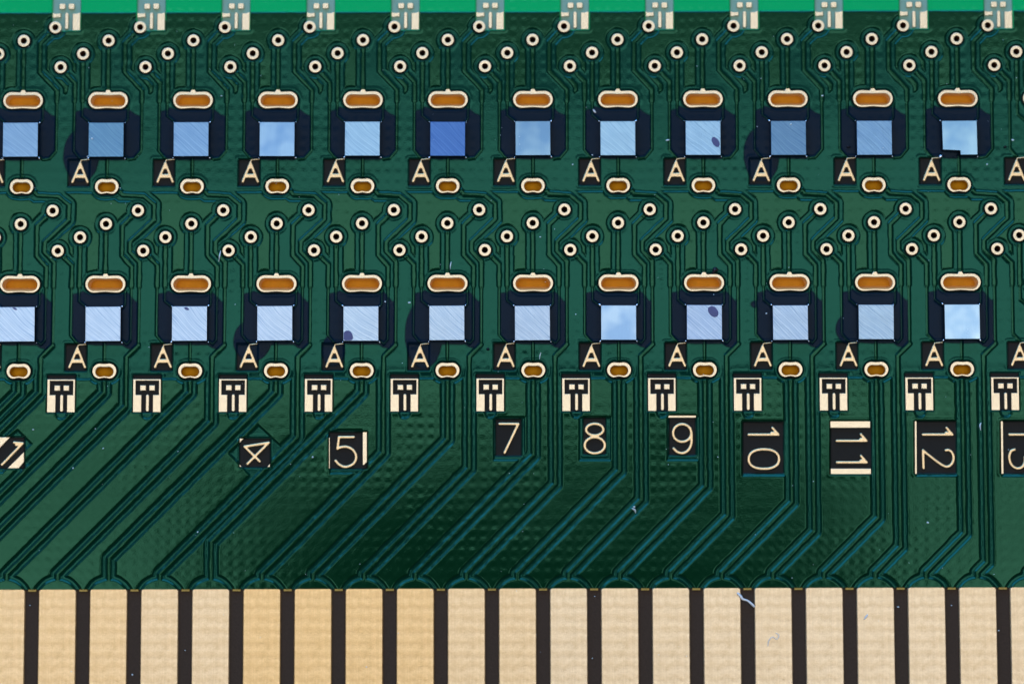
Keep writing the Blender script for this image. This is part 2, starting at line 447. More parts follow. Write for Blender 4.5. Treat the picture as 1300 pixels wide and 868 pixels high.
NUM = [  # opening, copper-free zone, glyph polylines, gold bars (all photo pixels)
    ('1', (-7, 554.5, 30.5, 594.3), [(22.5, 545.5), (40, 563), (3, 600), (-24, 600), (-24, 580)], [[(2, 589.5), (28.3, 562.5), (17.5, 561.6)], [(26, 563.5), (20, 564.5)]],
     [[(-7, 554.6), (12.8, 554.6), (-7, 575)], [(30.3, 573.3), (30.3, 586), (23.5, 594.2), (9.2, 594.2)]]),
    ('4', (303.8, 556, 343, 592.6), [(328, 539), (358, 567), (319, 605), (290.5, 575)], [[(313.8, 588.5), (341, 561.7), (310.3, 566.6), (329.5, 585.3)]],
     [[(304, 556.2), (309.5, 556.2), (304, 562)], [(304, 588.8), (307, 592.4), (304, 592.4)], [(342.8, 588), (342.8, 592.4), (339, 592.4)]]),
    ('5', (417.5, 548, 466, 594.5), [(419, 545.5), (460, 545.5), (460, 600.5), (419, 600.5)],
     [[(449, 554.5), (430.2, 554.5), (428.3, 569.3)] + spline([(428.3, 569.3), (433, 567.3), (440.5, 567), (448, 570.8), (452, 578.6), (449.6, 587), (443, 591.4), (436, 592), (429.5, 588.5), (426, 584.5)])],
     [[(460.3, 548), (465.8, 548), (465.8, 586), (462, 590), (460.3, 590)], [(417.3, 555), (418.8, 555), (418.8, 594.3), (417.3, 594.3)]]),
    ('7', (629, 531.5, 662, 578.2), [(626.5, 529.5), (666.5, 529.5), (666.5, 583.8), (626.5, 583.8)], [[(634.2, 537.8), (658, 537.8), (640.6, 574.3)]], []),
    ('8', (740.7, 530, 769, 576), [(735.5, 529.3), (775.5, 529.3), (775.5, 584), (735.5, 584)], [ellipse(755.1, 545, 11, 7.4), ellipse(755.1, 564.9, 12.8, 10.2)], []),
    ('9', (849.6, 527, 883.2, 577.3), [(847, 528.5), (887, 528.5), (887, 583.8), (847, 583.8)],
     [ellipse(866.2, 549.3, 11.6, 11.2), spline([(876.4, 543), (878.2, 552), (877.5, 564), (873, 572), (866.5, 574.8), (860, 573.3), (855.4, 569)])],
     [[(848.2, 527), (883.8, 527), (883.8, 530), (848.2, 530)]]),
    ('10', (943, 535, 995, 600.6), [(942.5, 534), (999, 534), (999, 604), (942.5, 604)], [[(950.6, 551.4), (988.6, 551.4), (981, 542.8)], [(986, 550.6), (980, 549)], ellipse(970, 582.4, 19.3, 12.4, 30, 2.3)], []),
    ('11', (1054.3, 534.2, 1106.6, 601.6), [(1055, 536), (1110, 536), (1110, 600), (1055, 600)],
     [[(1062.7, 559.3), (1100.4, 559.3), (1093.3, 551)], [(1098, 558.5), (1093, 557)], [(1063, 586.6), (1100.6, 586.6), (1093.5, 578.4)], [(1098, 585.8), (1093, 584.3)]],
     [[(1054.2, 534.2), (1105, 534.2), (1105, 542.8), (1054.2, 542.8)], [(1054.6, 594.4), (1106, 594.4), (1106, 601.6), (1054.6, 601.6)]]),
    ('12', (1161.2, 534.2, 1214.3, 600.8), [(1163, 534), (1218, 534), (1218, 604), (1163, 604)],
     [[(1172.2, 551.3), (1209.6, 551.3), (1202.2, 542.8)], [(1207, 550.5), (1201.5, 549)], [(1172.9, 593.8), (1172.2, 571.3)] + spline([(1172.2, 571.3), (1184, 581), (1196, 589.6), (1203, 592), (1209, 588), (1211, 580.5), (1209, 574), (1205, 571), (1201.2, 571.3)])],
     [[(1161.2, 534.2), (1164, 534.2), (1164.3, 601.2), (1161.6, 601.2)]]),
    ('13', (1270.6, 534.2, 1323.3, 600.8), [(1272.5, 534), (1327, 534), (1327, 604), (1272.5, 604)],
     [[(1282, 551.3), (1319.4, 551.3), (1312, 542.8)], spline([(1288.6, 570.3), (1284, 572.4), (1281.8, 580), (1284.2, 589), (1291, 594), (1298, 592.5), (1301.5, 586), (1301.5, 580)]),
      spline([(1301.5, 580), (1303, 588), (1309, 593), (1316, 590), (1319.5, 581), (1317, 573), (1312, 571)])],
     [[(1270.6, 534.2), (1273.6, 534.2), (1274.4, 601.2), (1271.4, 601.2)]]),
]
T_CX = 622.3
T_FRAME = [(604.6, 480), (640, 480), (640, 522), (630, 522), (630, 500), (637.4, 500), (637.4, 482), (608, 482), (608, 500), (615.4, 500), (615.4, 522), (604.6, 522)]
T_PARTS = [rects(613.4, 487.7, 621, 494.6), rects(625, 487.7, 632.4, 494.6)]
T_BAR = rects(620.9, 499.5, 625.1, 521.2, 1.9)
KT = range(1 - 1, 12)

# ------------------------------------------------------------------ height field of the mask
DX = 1.04
gx = np.arange(XMIN, XMAX + DX, DX); gy = np.arange(YMASK, YTOP + DX, DX)
NX, NY = len(gx), len(gy)
GX, GY = np.meshgrid(gx, gy)
rng = np.random.default_rng(7)

def vnoise(sx, sy, seed, oct=1):
    out = np.zeros(GX.shape); amp = 1.0; tot = 0
    for o in range(oct):
        r = np.random.default_rng(seed + o * 17)
        nx = int((XMAX - XMIN) / sx) + 4; ny = int((YTOP - YMASK) / sy) + 4
        g = r.standard_normal((ny, nx))
        fx = (GX[0] - XMIN) / sx + 1; fy = (GY[:, 0] - YMASK) / sy + 1
        ix = fx.astype(int); tx = fx - ix; iy = fy.astype(int); ty = fy - iy
        tx = tx * tx * (3 - 2 * tx); ty = ty * ty * (3 - 2 * ty)
        a = g[:, ix] * (1 - tx) + g[:, ix + 1] * tx
        out += amp * (a[iy] * (1 - ty)[:, None] + a[iy + 1] * ty[:, None]); tot += amp
        amp *= 0.5; sx *= 0.5; sy *= 0.5
    return out / tot

wob = 0.30 * vnoise(9, 9, 11, 2)          # edges of etched copper are not straight
DN = np.full(GX.shape, 60.0); NAR = np.full(GX.shape, 60.0); ID = np.zeros(GX.shape, dtype=np.int32); DT = np.full(GX.shape, 60.0)

def win(x0, y0, x1, y1):
    i0 = max(0, int((x0 - XMIN) / DX)); i1 = min(NX, int((x1 - XMIN) / DX) + 2)
    j0 = max(0, int((y0 - YMASK) / DX)); j1 = min(NY, int((y1 - YMASK) / DX) + 2)
    if i1 <= i0 or j1 <= j0: return None
    return (slice(j0, j1), slice(i0, i1))
def winp(P, m): 
    xs = [p[0] for p in P]; ys = [p[1] for p in P]; return win(min(xs) - m, min(ys) - m, max(xs) + m, max(ys) + m)

MARG = 14
for n_i, (key, parts) in enumerate(nets):
    for pl, hw in parts:
        for a, b in zip(pl[:-1], pl[1:]):
            wd = winp([a, b], MARG + hw)
            if wd is None: continue
            d = sd_seg(GX[wd], GY[wd], a, b) - hw
            less = d < np.minimum(DN[wd], NAR[wd])
            if hw < 1.6: NAR[wd] = np.minimum(NAR[wd], d)
            else: DN[wd] = np.minimum(DN[wd], d)
            ID[wd] = np.where(less & (d < 1.2), n_i + 1, ID[wd])
OPEN = np.full(GX.shape, 20.0)           # uncovered by mask
HOLE = np.full(GX.shape, 20.0)           # cut away under the gold rings
def dmin(A, wd, d): A[wd] = np.minimum(A[wd], d)

vias = []
for r in (1, 2):
    for vi, (vx, vy) in enumerate(VIAS[r]):
        for k in KS:
            (x, y), = B([(vx, vy)], k)
            if abs(x) > XMAX - 12: continue
            vias.append((x, y, r, vi, k))
            wd = win(x - 24, y - 24, x + 24, y + 24)
            if wd is None: continue
            d = np.hypot(GX[wd] - x, GY[wd] - y)
            dmin(DN, wd, d - 8.6); dmin(OPEN, wd, d - 9.2); dmin(HOLE, wd, d - 6.5)
def sd_caps(X, Y, c, hx, hy):
    return sd_seg(X, Y, (c[0] - hx + hy, c[1]), (c[0] + hx - hy, c[1])) - hy
slots = []
for r in (1, 2):
    for kind, spec in (('big', SLOT[r]), ('small', SMALL[r])):
        for k in KS:
            (c,) = B([spec[0]], k)
            if abs(c[0]) > XMAX - 30: continue
            slots.append((c, r, kind, k))
            wd = win(c[0] - 45, c[1] - 30, c[0] + 45, c[1] + 30)
            X, Y = GX[wd], GY[wd]; hx, hy = spec[1]
            d = sd_caps(X, Y, c, hx, hy)
            dmin(DN, wd, d - 0.5); dmin(OPEN, wd, d - 1.3); dmin(HOLE, wd, d + 2.0)
# contact fingers flare up under the mask
for fx in fingers:
    yt = px(650, 734.5)[1]
    wd = win(fx - 50, YMASK - 5, fx + 50, yt + 12)
    X, Y = GX[wd], GY[wd]
    d = np.hypot((X - fx), (Y - (yt - 27)) * 0.96) - 26.5
    dmin(DN, wd, d)

# copper pours
PO = np.full(GX.shape, 20.0)
def pour(P):
    wd = winp(P, 10)
    if wd is not None: dmin(PO, wd, sd_poly(GX[wd], GY[wd], P))
for k in KS:
    pour(B([(598, 15.2), (726, 15.2), (716, 33), (690.5, 50.5), (676, 50), (668.5, 56), (668.5, 112.5), (652.3, 112.5), (652.3, 92), (644, 86), (636.5, 93),
            (632.5, 91.5), (628, 84), (615.5, 84), (627, 97), (625, 115.5), (622, 118), (618.5, 117.5), (611.5, 113.5), (589, 90), (589, 54), (598, 45)], k))
    pour(B([(622, 243.6), (660, 243.6), (668.5, 249.3), (675, 248.7), (686, 250.2), (692, 254.6), (714, 254.6), (714, 264), (690.3, 281.5), (676, 284), (668.3, 288), (668.3, 345.5),
            (652.3, 345.5), (652.3, 325), (644, 318), (636.5, 325), (632.5, 324), (627, 317), (615.5, 316), (600, 306), (628, 281), (628, 257)], k))
    pour(B([(595.6, 480), (662, 480), (668.5, 485), (686.5, 485), (695, 480.6), (713, 480.6), (713, 560), (588, 560)], k))
pour([(XMIN - 30, px(650, 545)[1]), (XMAX + 30, px(650, 545)[1]), (XMAX + 30, YMASK - 30), (XMIN - 30, YMASK - 30)])
CLR = 6.0
KEEP = np.full(GX.shape, 20.0)           # copper-free zones around lettering
windows = []
def opening(P, key):
    wd = winp(P, 8)
    if wd is None: return
    d = sd_poly(GX[wd], GY[wd], P); dmin(OPEN, wd, d); 
    IDW[wd] = np.where(d < 0.6, key, IDW[wd])
IDW = np.zeros(GX.shape, dtype=np.int32)
def keepout(P):
    wd = winp(P, 8)
    if wd is not None: dmin(KEEP, wd, sd_poly(GX[wd], GY[wd], P))
WIN = []
def new_window(kind, info, P):
    WIN.append((kind, info, P)); opening(P, len(WIN))
ABOX = {1: (735.3, 201.2, 762.0, 234.6), 2: (735.6, 435.0, 762.5, 469.0)}
for r in (1, 2):
    for k in range(0, 13):
        new_window('A', (r, k), B(rects(*ABOX[r]), k, 7))
for k in range(0, 13):
    tb = B(rects(604.3, 474.3, 640.2, 522.0), k, 6)
    if tb[0][0] > XMAX - 5: continue
    new_window('T', k, tb)
    tt = B(rects(712, -12, 747.6, 37.2), k, 6)
    new_window('TT', k, tt)
    q = B([(622.8, 523.5)], k)[0]
    wd = win(q[0] - 16, q[1] - 16, q[0] + 16, q[1] + 16)
    dmin(KEEP, wd, np.maximum(np.hypot(GX[wd] - q[0], GY[wd] - q[1]) - 7.0, GY[wd] - q[1] - 2))
for ni, (txt, op, kz, gl, bars) in enumerate(NUM):
    new_window('N', ni, [px(*p) for p in rects(*op)])
    keepout([px(*p) for p in kz])

DN_w = DN + wob
DNET = DN_w
COPD = np.minimum(DNET, np.maximum(PO + wob, CLR - DNET))
COPD = np.maximum(COPD, np.where(DNET < 0.2, -20, -(KEEP + 0.5 * wob)))
LOW = 1 - sstep(-10, 10, GY - px(650, 472)[1])      # the fan-out below is etched deeper than the chip rows
RW = 2.1 + 0.95 * LOW
relief = 0.8 * np.clip((COPD + 0.47 * RW) / RW, 0, 1) + 0.2 * sstep(-0.66 * RW, 0.68 * RW, COPD)
ZLM = -1.6 - 0.8 * LOW
H = ZLM * relief + 1.2 * relief * (1 - np.clip((NAR + 0.4 * wob + 0.7) / 1.9, 0, 1))
COP = np.maximum(1 - sstep(-1.2, 0.8, COPD), 1 - sstep(-0.7, 1.1, NAR + 0.4 * wob))
# glass weave and flow of the lacquer
yo = px(0, 15.2)
wx = vnoise(40, 40, 31); wy = vnoise(40, 40, 32)
sX, sY = np.sin(2 * np.pi * (GX + 1.2 * wx) / 13.4), np.sin(2 * np.pi * (GY + 1.2 * wy) / 13.4)
weave = sY * (0.45 + 0.55 * sX) + 0.30 * sX
amp = np.clip(0.75 + 0.45 * vnoise(60, 50, 41), 0.2, 1.6)
H += 0.072 * weave * amp + 0.016 * vnoise(11, 8, 51, 3) + 0.05 * vnoise(44, 30, 61, 2) + 0.5 * vnoise(190, 120, 71)
# a slight lacquer rim round openings
H += 0.35 * np.exp(-((OPEN - 2.8) / 1.6) ** 2) * (OPEN > 0)
o_ = 1 - sstep(-0.9, 0.9, OPEN)
H = H * (1 - o_) + (ZB + 0.10 * vnoise(6, 6, 81, 2)) * o_
BARE = 1 - sstep(-0.7, 0.5, OPEN)
# pale laminate past the edge of the inner plane
PE = B([(650, 15.2)], 6)[0][1]
PALE = sstep(-0.2, 1.2, GY - PE - 0.3 * wob) 
for kind, k, P in WIN:
    if kind == 'TT':
        wd = winp(P, 4)
        if wd is not None: 
            fade = 1.0 - 0.25 * sstep(0, 22, PE - GY[wd])
            PALE[wd] = np.maximum(PALE[wd], np.where(sd_poly(GX[wd], GY[wd], P) < 0.8, fade, 0))
# normals of the whole field, shared by every piece cut from it
dzy, dzx = np.gradient(H, DX)
NRM = np.stack([-dzx, -dzy, np.ones_like(H)], -1); NRM /= np.linalg.norm(NRM, axis=-1, keepdims=True)

# faces
hole_v = HOLE < 0
J, I = np.mgrid[0:NY - 1, 0:NX - 1]
v00 = (J * NX + I).ravel(); quads = np.stack([v00, v00 + 1, v00 + NX + 1, v00 + NX], 1)
hf = hole_v.ravel()[quads].all(1)
fid = ID.ravel()[quads].max(1)
fwd = IDW.ravel()[quads].max(1)
fid = np.where(fwd > 0, 100000 + fwd, fid)
yl = GY.ravel()[quads[:, 0]]
keep = ~hf
quads = quads[keep]; fid = fid[keep]
VV = np.stack([GX.ravel(), GY.ravel(), H.ravel()], 1)
NN = NRM.reshape(-1, 3); CF = COP.ravel(); BF = BARE.ravel(); PF = PALE.ravel()

def field_mesh(name, q, parent, z=None, fa=None, mat=None, skirt=False):
    u, inv = np.unique(q.ravel(), return_inverse=True)
    q2 = inv.reshape(-1, 4)
    co = VV[u].copy()
    if z is not None: co[:, 2] = z[u]
    me = bpy.data.meshes.new(name)
    nv, nf = len(u), len(q2)
    me.vertices.add(nv); me.loops.add(nf * 4); me.polygons.add(nf)
    me.vertices.foreach_set('co', (co * S).astype(np.float32).ravel())
    me.loops.foreach_set('vertex_index', q2.astype(np.int32).ravel())
    me.polygons.foreach_set('loop_start', np.arange(0, nf * 4, 4, dtype=np.int32))
    me.polygons.foreach_set('loop_total', np.full(nf, 4, dtype=np.int32))
    me.polygons.foreach_set('use_smooth', np.ones(nf, dtype=bool))
    me.update(calc_edges=True)
    at = me.attributes.new('nrm', 'FLOAT_VECTOR', 'POINT'); at.data.foreach_set('vector', NN[u].astype(np.float32).ravel())
    for nm, arr in (('cop', CF), ('bare', BF), ('pale', PF)) if fa is None else (('fa', fa),):
        at = me.attributes.new(nm, 'FLOAT', 'POINT'); at.data.foreach_set('value', arr[u].astype(np.float32))
    me.materials.append(mat or M['mask'])
    return inst(name, me, parent)

# ------------------------------------------------------------------ the board
board = bpy.data.objects.new('circuit_board', None); COL.objects.link(board)
board.empty_display_size = 0.002
board['label'] = 'green printed circuit board with gold contact fingers, gold-ringed holes, letters and numbers'
board['category'] = 'circuit board'

order = np.argsort(fid, kind='stable'); qs = quads[order]; fs = fid[order]
ids, starts = np.unique(fs, return_index=True); ends = list(starts[1:]) + [len(fs)]
win_obj = {}
for i_, a_, b_ in zip(ids, starts, ends):
    if i_ == 0: field_mesh('solder_mask', qs[a_:b_], board)
    elif i_ >= 100000:
        win_obj[i_ - 100000] = field_mesh('label_window' if WIN[i_ - 100001][0] in 'AN' else 'pad_window', qs[a_:b_], board)
    else:
        if b_ - a_ > 6: field_mesh('trace', qs[a_:b_], board)

# body of the board under it all
ZC = -46.0
V, Fc = slab(rects(XMIN, YBOT, XMAX, YTOP + 2), -82, ZC, 0.4); mk('board_core', V, Fc, M['core'], board)
V, Fc = slab(rects(XMIN, YBOT, XMAX, YMASK + 2.5), ZC + 0.2, ZB - 0.6, 0.2); mk('edge_laminate', V, Fc, M['core'], board)
for nm, P in (('side_wall', rects(XMIN - 1.5, YMASK, XMIN - 0.1, YTOP)), ('side_wall', rects(XMAX + 1.3, YMASK, XMAX + 2.7, YTOP)),
              ('side_wall', rects(XMIN - 1.5, YTOP + 1.3, XMAX + 2.7, YTOP + 2.7))):
    V, Fc = slab(P, ZC, -0.5, 0.2); mk(nm, V, Fc, M['core'], board)

# ---- contact fingers
random.seed(5)
ytop = YMASK + 1.2
fw = 23.9
tint = {}
P = rects(-fw, YBOT + 2 - ytop, fw, 0, 4.0, 4)
V, Fc = slab(P, ZB - 1.0, -1.5, 1.2)
fm = mk('contact_finger', V, Fc, M['finger'], board).data
first = True
warm = {0: .55, 1: .6, 2: .55, 3: .25, 4: .2, 5: .8, 6: .9, 7: .85, 8: .75, 9: .35, 10: .3, 11: .1, 12: .1, 13: .1}
f_objs = []
for fx in fingers:
    if abs(fx) + fw > XMAX: continue
    if first: o = [c for c in board.children if c.name.startswith('contact_finger')][0]; first = False
    else: o = inst('contact_finger', fm, board)
    o.location = Vector((fx, ytop, 0)) * S
    xi = round((fx - px(8, 748)[0]) / FP)
    wm = warm.get(xi, 0.05) + random.uniform(-.05, .05)
    o.color = (1.0, 1 - 0.15 * wm, 1 - 0.42 * wm, 1)
V, Fc = slab(rects(-5.2, -2.6, 5.2, 1.5), ZB - 0.5, ZB + 1.3, 0.4)
sm = None
for fx in fingers:
    if abs(fx + FP / 2) > XMAX - 10: continue
    if sm is None: o = mk('copper_stub', V, Fc, M['stub'], board); sm = o.data
    else: o = inst('copper_stub', sm, board)
    o.location = Vector((fx + FP / 2, YMASK - 0.2, 0)) * S

# ---- gold via rings
def lathe(prof, n, fm=None):
    V = []; Fc = []; fmats = []
    for (r, z) in prof:
        for i in range(n):
            a = 2 * math.pi * i / n; V.append((r * math.cos(a), r * math.sin(a), z))
    for p in range(len(prof) - 1):
        for i in range(n):
            j = (i + 1) % n
            Fc.append((p * n + i, p * n + j, (p + 1) * n + j, (p + 1) * n + i)); fmats.append(fm[p] if fm else 0)
    return V, Fc, fmats
V, Fc, _ = lathe([(7.8, ZB - 0.5), (7.8, -0.4), (7.65, -0.05), (7.1, 0.08), (5.4, 0.08), (4.1, -0.05), (3.8, -0.6), (3.75, -2.4)], 26)
Fc = [f[::1] for f in Fc]
ringm = None
V2, F2, _ = lathe([(3.75, -2.2), (3.6, -8), (3.6, -44)], 18); F2 = F2 + [tuple(range(36, 54))]
barm = None
for (x, y, r, vi, k) in vias:
    if y > YTOP - 4: continue
    if ringm is None:
        o = mk('via_ring', V, Fc, M['gold'], board); ringm = o.data
        b = mk('via_barrel', V2, F2, M['barrel'], o, smooth=False); barm = b.data
    else:
        o = inst('via_ring', ringm, board); b = inst('via_barrel', barm, o)
    o.location = Vector((x, y, 0)) * S

# ---- gold-rimmed slots
def slot_outline(hx, hy, waist, n=56, wlow=None):
    out = []
    per = []
    L = 2 * (hx - hy)
    for i in range(n):
        a = 2 * math.pi * i / n
        c, s = math.cos(a), math.sin(a)
        x = hx * math.copysign(abs(c) ** 0.62, c); 
        cxp = max(-(hx - hy), min(hx - hy, x)); dx = x - cxp
        yy = math.sqrt(max(0, hy * hy - dx * dx)) * (1 if s >= 0 else -1)
        wv = waist if (s >= 0 or wlow is None) else wlow
        yy -= math.copysign(1, yy) * wv * math.exp(-(x / (hx * 0.34)) ** 2) if abs(dx) < hy * 0.99 else 0
        out.append((x, yy))
    return out
def slot_mesh(spec, big):
    hx, hy = spec[1]; ix, iy = spec[2]
    O = slot_outline(hx, hy, 0.7, 56, 1.1 if big else 1.6); In = slot_outline(ix, iy, 0.35, 56, 0.9 if not big else 0.2)
    dy = -0.9 if big else -1.0
    In = [(x, y + dy) for x, y in In]
    Oi = [(x * 0.992, y * 0.978) for x, y in O]
    n = len(O)
    V = [(x, y, ZB - 0.4) for x, y in O] + [(x, y, -0.5) for x, y in O] + [(x, y, -0.1) for x, y in Oi] + [(x, y, 0.0) for x, y in [(a[0] * .15 + b[0] * .85, a[1] * .15 + b[1] * .85) for a, b in zip(Oi, In)]] + \
        [(x, y, -0.6) for x, y in In] + [(x * 0.985, y * 0.97, -3.0) for x, y in In]
    Fc = []
    for p in range(5):
        for i in range(n):
            j = (i + 1) % n; Fc.append((p * n + i, p * n + j, (p + 1) * n + j, (p + 1) * n + i))
    # pocket: near wall slopes, floor at the back
    top = [(x * 0.985, y * 0.97, -2.9) for x, y in In]
    zf = -15.0 if big else -13.0
    bot = []
    for x, y in In:
        yy = y * 0.95
        if big: yy = max(yy, -iy * 0.28 + dy) 
        bot.append((x * (0.93 if big else 0.95), yy, zf))
    W = [(i, (i + 1) % n, n + (i + 1) % n, n + i) for i in range(n)]
    return (V, Fc), (top + bot, W), (bot, [tuple(range(n))])
SM = {}
for (c, r, kind, k) in slots:
    key = (r, kind)
    if c[0] - 26 > XMAX: continue
    if key not in SM:
        big = kind == 'big'
        a, b, fl = slot_mesh((SLOT if big else SMALL)[r], big)
        o = mk('slot_pad', a[0], a[1], M['gold'], board)
        wl = mk('slot_wall', b[0], b[1], M['wall'] if big else M['amber_dark'], o, smooth=True)
        f = mk('slot_floor', fl[0], fl[1], M['amber'] if big else M['amber_dark'], o)
        nb = None
        if big:
            hy = SLOT[r][1][1]
            Vn, Fn = slab([(-4.5, hy - 1.6), (4.5, hy - 1.6), (2.7, hy + 1.6), (2.0, hy + 2.8), (-2.0, hy + 2.8), (-2.7, hy + 1.6)], ZB - 0.2, -0.12, 0.5)
            nb = mk('solder_nub', Vn, Fn, M['gold'], o)
        SM[key] = (o.data, wl.data, f.data, nb.data if nb else None)
    else:
        d = SM[key]
        o = inst('slot_pad', d[0], board); inst('slot_wall', d[1], o); inst('slot_floor', d[2], o)
        if d[3]: inst('solder_nub', d[3], o)
    o.location = Vector((c[0], c[1], 0)) * S

# ---- letters, numbers and test pads in their windows
AG = {1: ([[(740.7, 229.2), (750.4, 205.5), (759.9, 229.2)], [(750.4, 206), (750.4, 211.6)], [(745.3, 221.3), (755.2, 221.3)], [(744.6, 223), (756, 223)]], [[(750.6, 204), (751.4, 201.6), (761.5, 200.9)]]),
      2: ([[(741.0, 464.2), (750.8, 440), (760.8, 464.2)], [(750.8, 441), (750.8, 446.4)], [(745.6, 456), (755.9, 456)], [(745, 457.6), (756.6, 457.6)]], [[(751, 438.5), (751.8, 436.2), (761.5, 435.3)]])}
amesh = {}
for wi, (kind, info, Pw) in enumerate(WIN, 1):
    par = win_obj.get(wi, None)
    if par is None: continue
    if kind == 'A':
        r, k = info
        ox = (k - 7) * P_CELL
        if r not in amesh:
            g = [[px(*p) for p in ln] for ln in AG[r][0]]; l = [[px(*p) for p in ln] for ln in AG[r][1]]
            s1, s2 = strokes(g, 1.95), strokes(l, 1.0)
            xs = [p[0] for ln in g + l for p in ln]; ys = [p[1] for ln in g + l for p in ln]
            V, Fc = glyph_mesh(lambda X, Y: np.minimum(s1(X, Y), s2(X, Y)), (min(xs) - 3, min(ys) - 3, max(xs) + 3, max(ys) + 3), ZB - 0.2, -1.4, 0.75)
            o = mk('letter', V, Fc, M['letter'], par, smooth=True); amesh[r] = o.data
        else: o = inst('letter', amesh[r], par)
        o.location = Vector((ox, 0, 0)) * S
    elif kind == 'T':
        ox = (info - 6) * P_CELL
        if 'T' not in amesh:
            a = mk('gold_frame', *slab([px(*p) for p in T_FRAME], ZB - 0.2, -1.0, 0.4), M['gold'], par)
            q1 = mk('gold_square', *slab([px(*p) for p in T_PARTS[0]], ZB - 0.2, -1.4, 0.6), M['gold'], par)
            q2 = mk('gold_square', *slab([px(*p) for p in T_PARTS[1]], ZB - 0.2, -1.4, 0.6), M['gold'], par)
            b = mk('gold_bar', *slab([px(*p) for p in T_BAR], ZB - 0.2, -1.4, 0.6), M['gold'], par)
            amesh['T'] = (a.data, q1.data, q2.data, b.data); objs = [a, q1, q2, b]
        else: objs = [inst(n, d, par) for n, d in zip(('gold_frame', 'gold_square', 'gold_square', 'gold_bar'), amesh['T'])]
        for o in objs: o.location = Vector((ox, 0, 0)) * S
    elif kind == 'TT':
        ox = (info - 6) * P_CELL
        if 'TT' not in amesh:
            P4 = [rects(720.3, 3.0, 728.3, 10.4, 1.6), rects(732, 3.0, 739.8, 10.4, 1.6), rects(727.8, 14.6, 732.4, 35.8, 2.0),
                  [(712, 14.5), (715, 15.6), (719.5, 15.6), (722.4, 14.9), (722.6, 21), (719.5, 20.6), (715, 21.4), (712, 21.4)],
                  [(737.4, 15.6), (742, 15.6), (747.4, 14.2), (747.4, 37.4), (737.4, 37.4)]]
            objs = [mk(n, *slab([px(*p) for p in q], ZB - 0.2, -1.2, 0.6), M['gold'], par) for n, q in zip(('gold_square', 'gold_square', 'gold_bar', 'gold_block', 'gold_block'), P4)]
            amesh['TT'] = [(o.name.split('.')[0], o.data) for o in objs]
        else: objs = [inst(n, d, par) for n, d in amesh['TT']]
        for o in objs: o.location = Vector((ox, 0, 0)) * S
    elif kind == 'N':
        txt, op, kz, gl, bars = NUM[info]
        # one mesh per figure
        figs = []
        if txt == '8': figs = [gl]
        elif txt in ('10',): figs = [gl[:2], gl[2:]]
        elif txt == '11': figs = [gl[:2], gl[2:]]
        elif txt == '12': figs = [gl[:2], gl[2:]]
        elif txt == '13': figs = [gl[:1], gl[1:]]
        else: figs = [gl]
        for fg in figs:
            g = [[px(*p) for p in ln] for ln in fg]
            xs = [p[0] for ln in g for p in ln]; ys = [p[1] for ln in g for p in ln]
            V, Fc = glyph_mesh(strokes(g, 1.95), (min(xs) - 3, min(ys) - 3, max(xs) + 3, max(ys) + 3), ZB - 0.2, -1.4, 0.75)
            mk('digit', V, Fc, M['letter'], par, smooth=True)
        for bp in bars:
            V, Fc = slab([px(*p) for p in bp], ZB - 0.2, -1.1, 0.4); mk('gold_bar', V, Fc, M['gold'], par)

# ------------------------------------------------------------------ chips with their adhesive
CH = 12.0
ZCH = ZL - 0.1
CHIP = {1: (676.3, 176.0), 2: (676.4, 409.8)}       # centre of the top face in column 7
HWX, HWY = 22.45, 22.1
def chip_top(notch=None):
    P = [(-HWX, -HWY), (HWX, -HWY), (HWX, HWY), (-HWX, HWY)]
    if notch: P = [(0.6, -HWY), (HWX, -HWY), (HWX, HWY), (-HWX, HWY), (-HWX + 0.5, -HWY + 6.8), (0.2, -HWY + 5.6)]
    return P
def chip_mesh(P, top):
    n = len(P); Q = inset(P, 0.45)
    V = [(x, y, 0) for x, y in P] + [(x, y, CH - 0.45) for x, y in P] + [(x, y, CH) for x, y in Q]
    Fc = []; fmx = []
    for i in range(n):
        j = (i + 1) % n
        Fc.append((i, j, n + j, n + i)); fmx.append(1)
        Fc.append((n + i, n + j, 2 * n + j, 2 * n + i)); fmx.append(0)
    Fc.append(tuple(range(2 * n, 3 * n))); fmx.append(0)
    return V, Fc, fmx
def blob(n, rx, ry, rz, seed=0, amp=0.15):
    r = random.Random(seed); V = [(0, 0, rz)]; Fc = []
    rad = [1 + r.uniform(-amp, amp) for _ in range(n)]
    for lv, (s, z) in enumerate(((0.6, 0.8), (1.0, 0.25), (1.0, 0.0))):
        for i in range(n):
            a = 2 * math.pi * i / n; V.append((rx * rad[i] * s * math.cos(a), ry * rad[i] * s * math.sin(a), rz * z))
    for i in range(n):
        j = (i + 1) % n; Fc.append((0, 1 + i, 1 + j))
        for lv in range(2): Fc.append((1 + lv * n + i, 1 + (lv + 1) * n + i, 1 + (lv + 1) * n + j, 1 + lv * n + j))
    return V, Fc

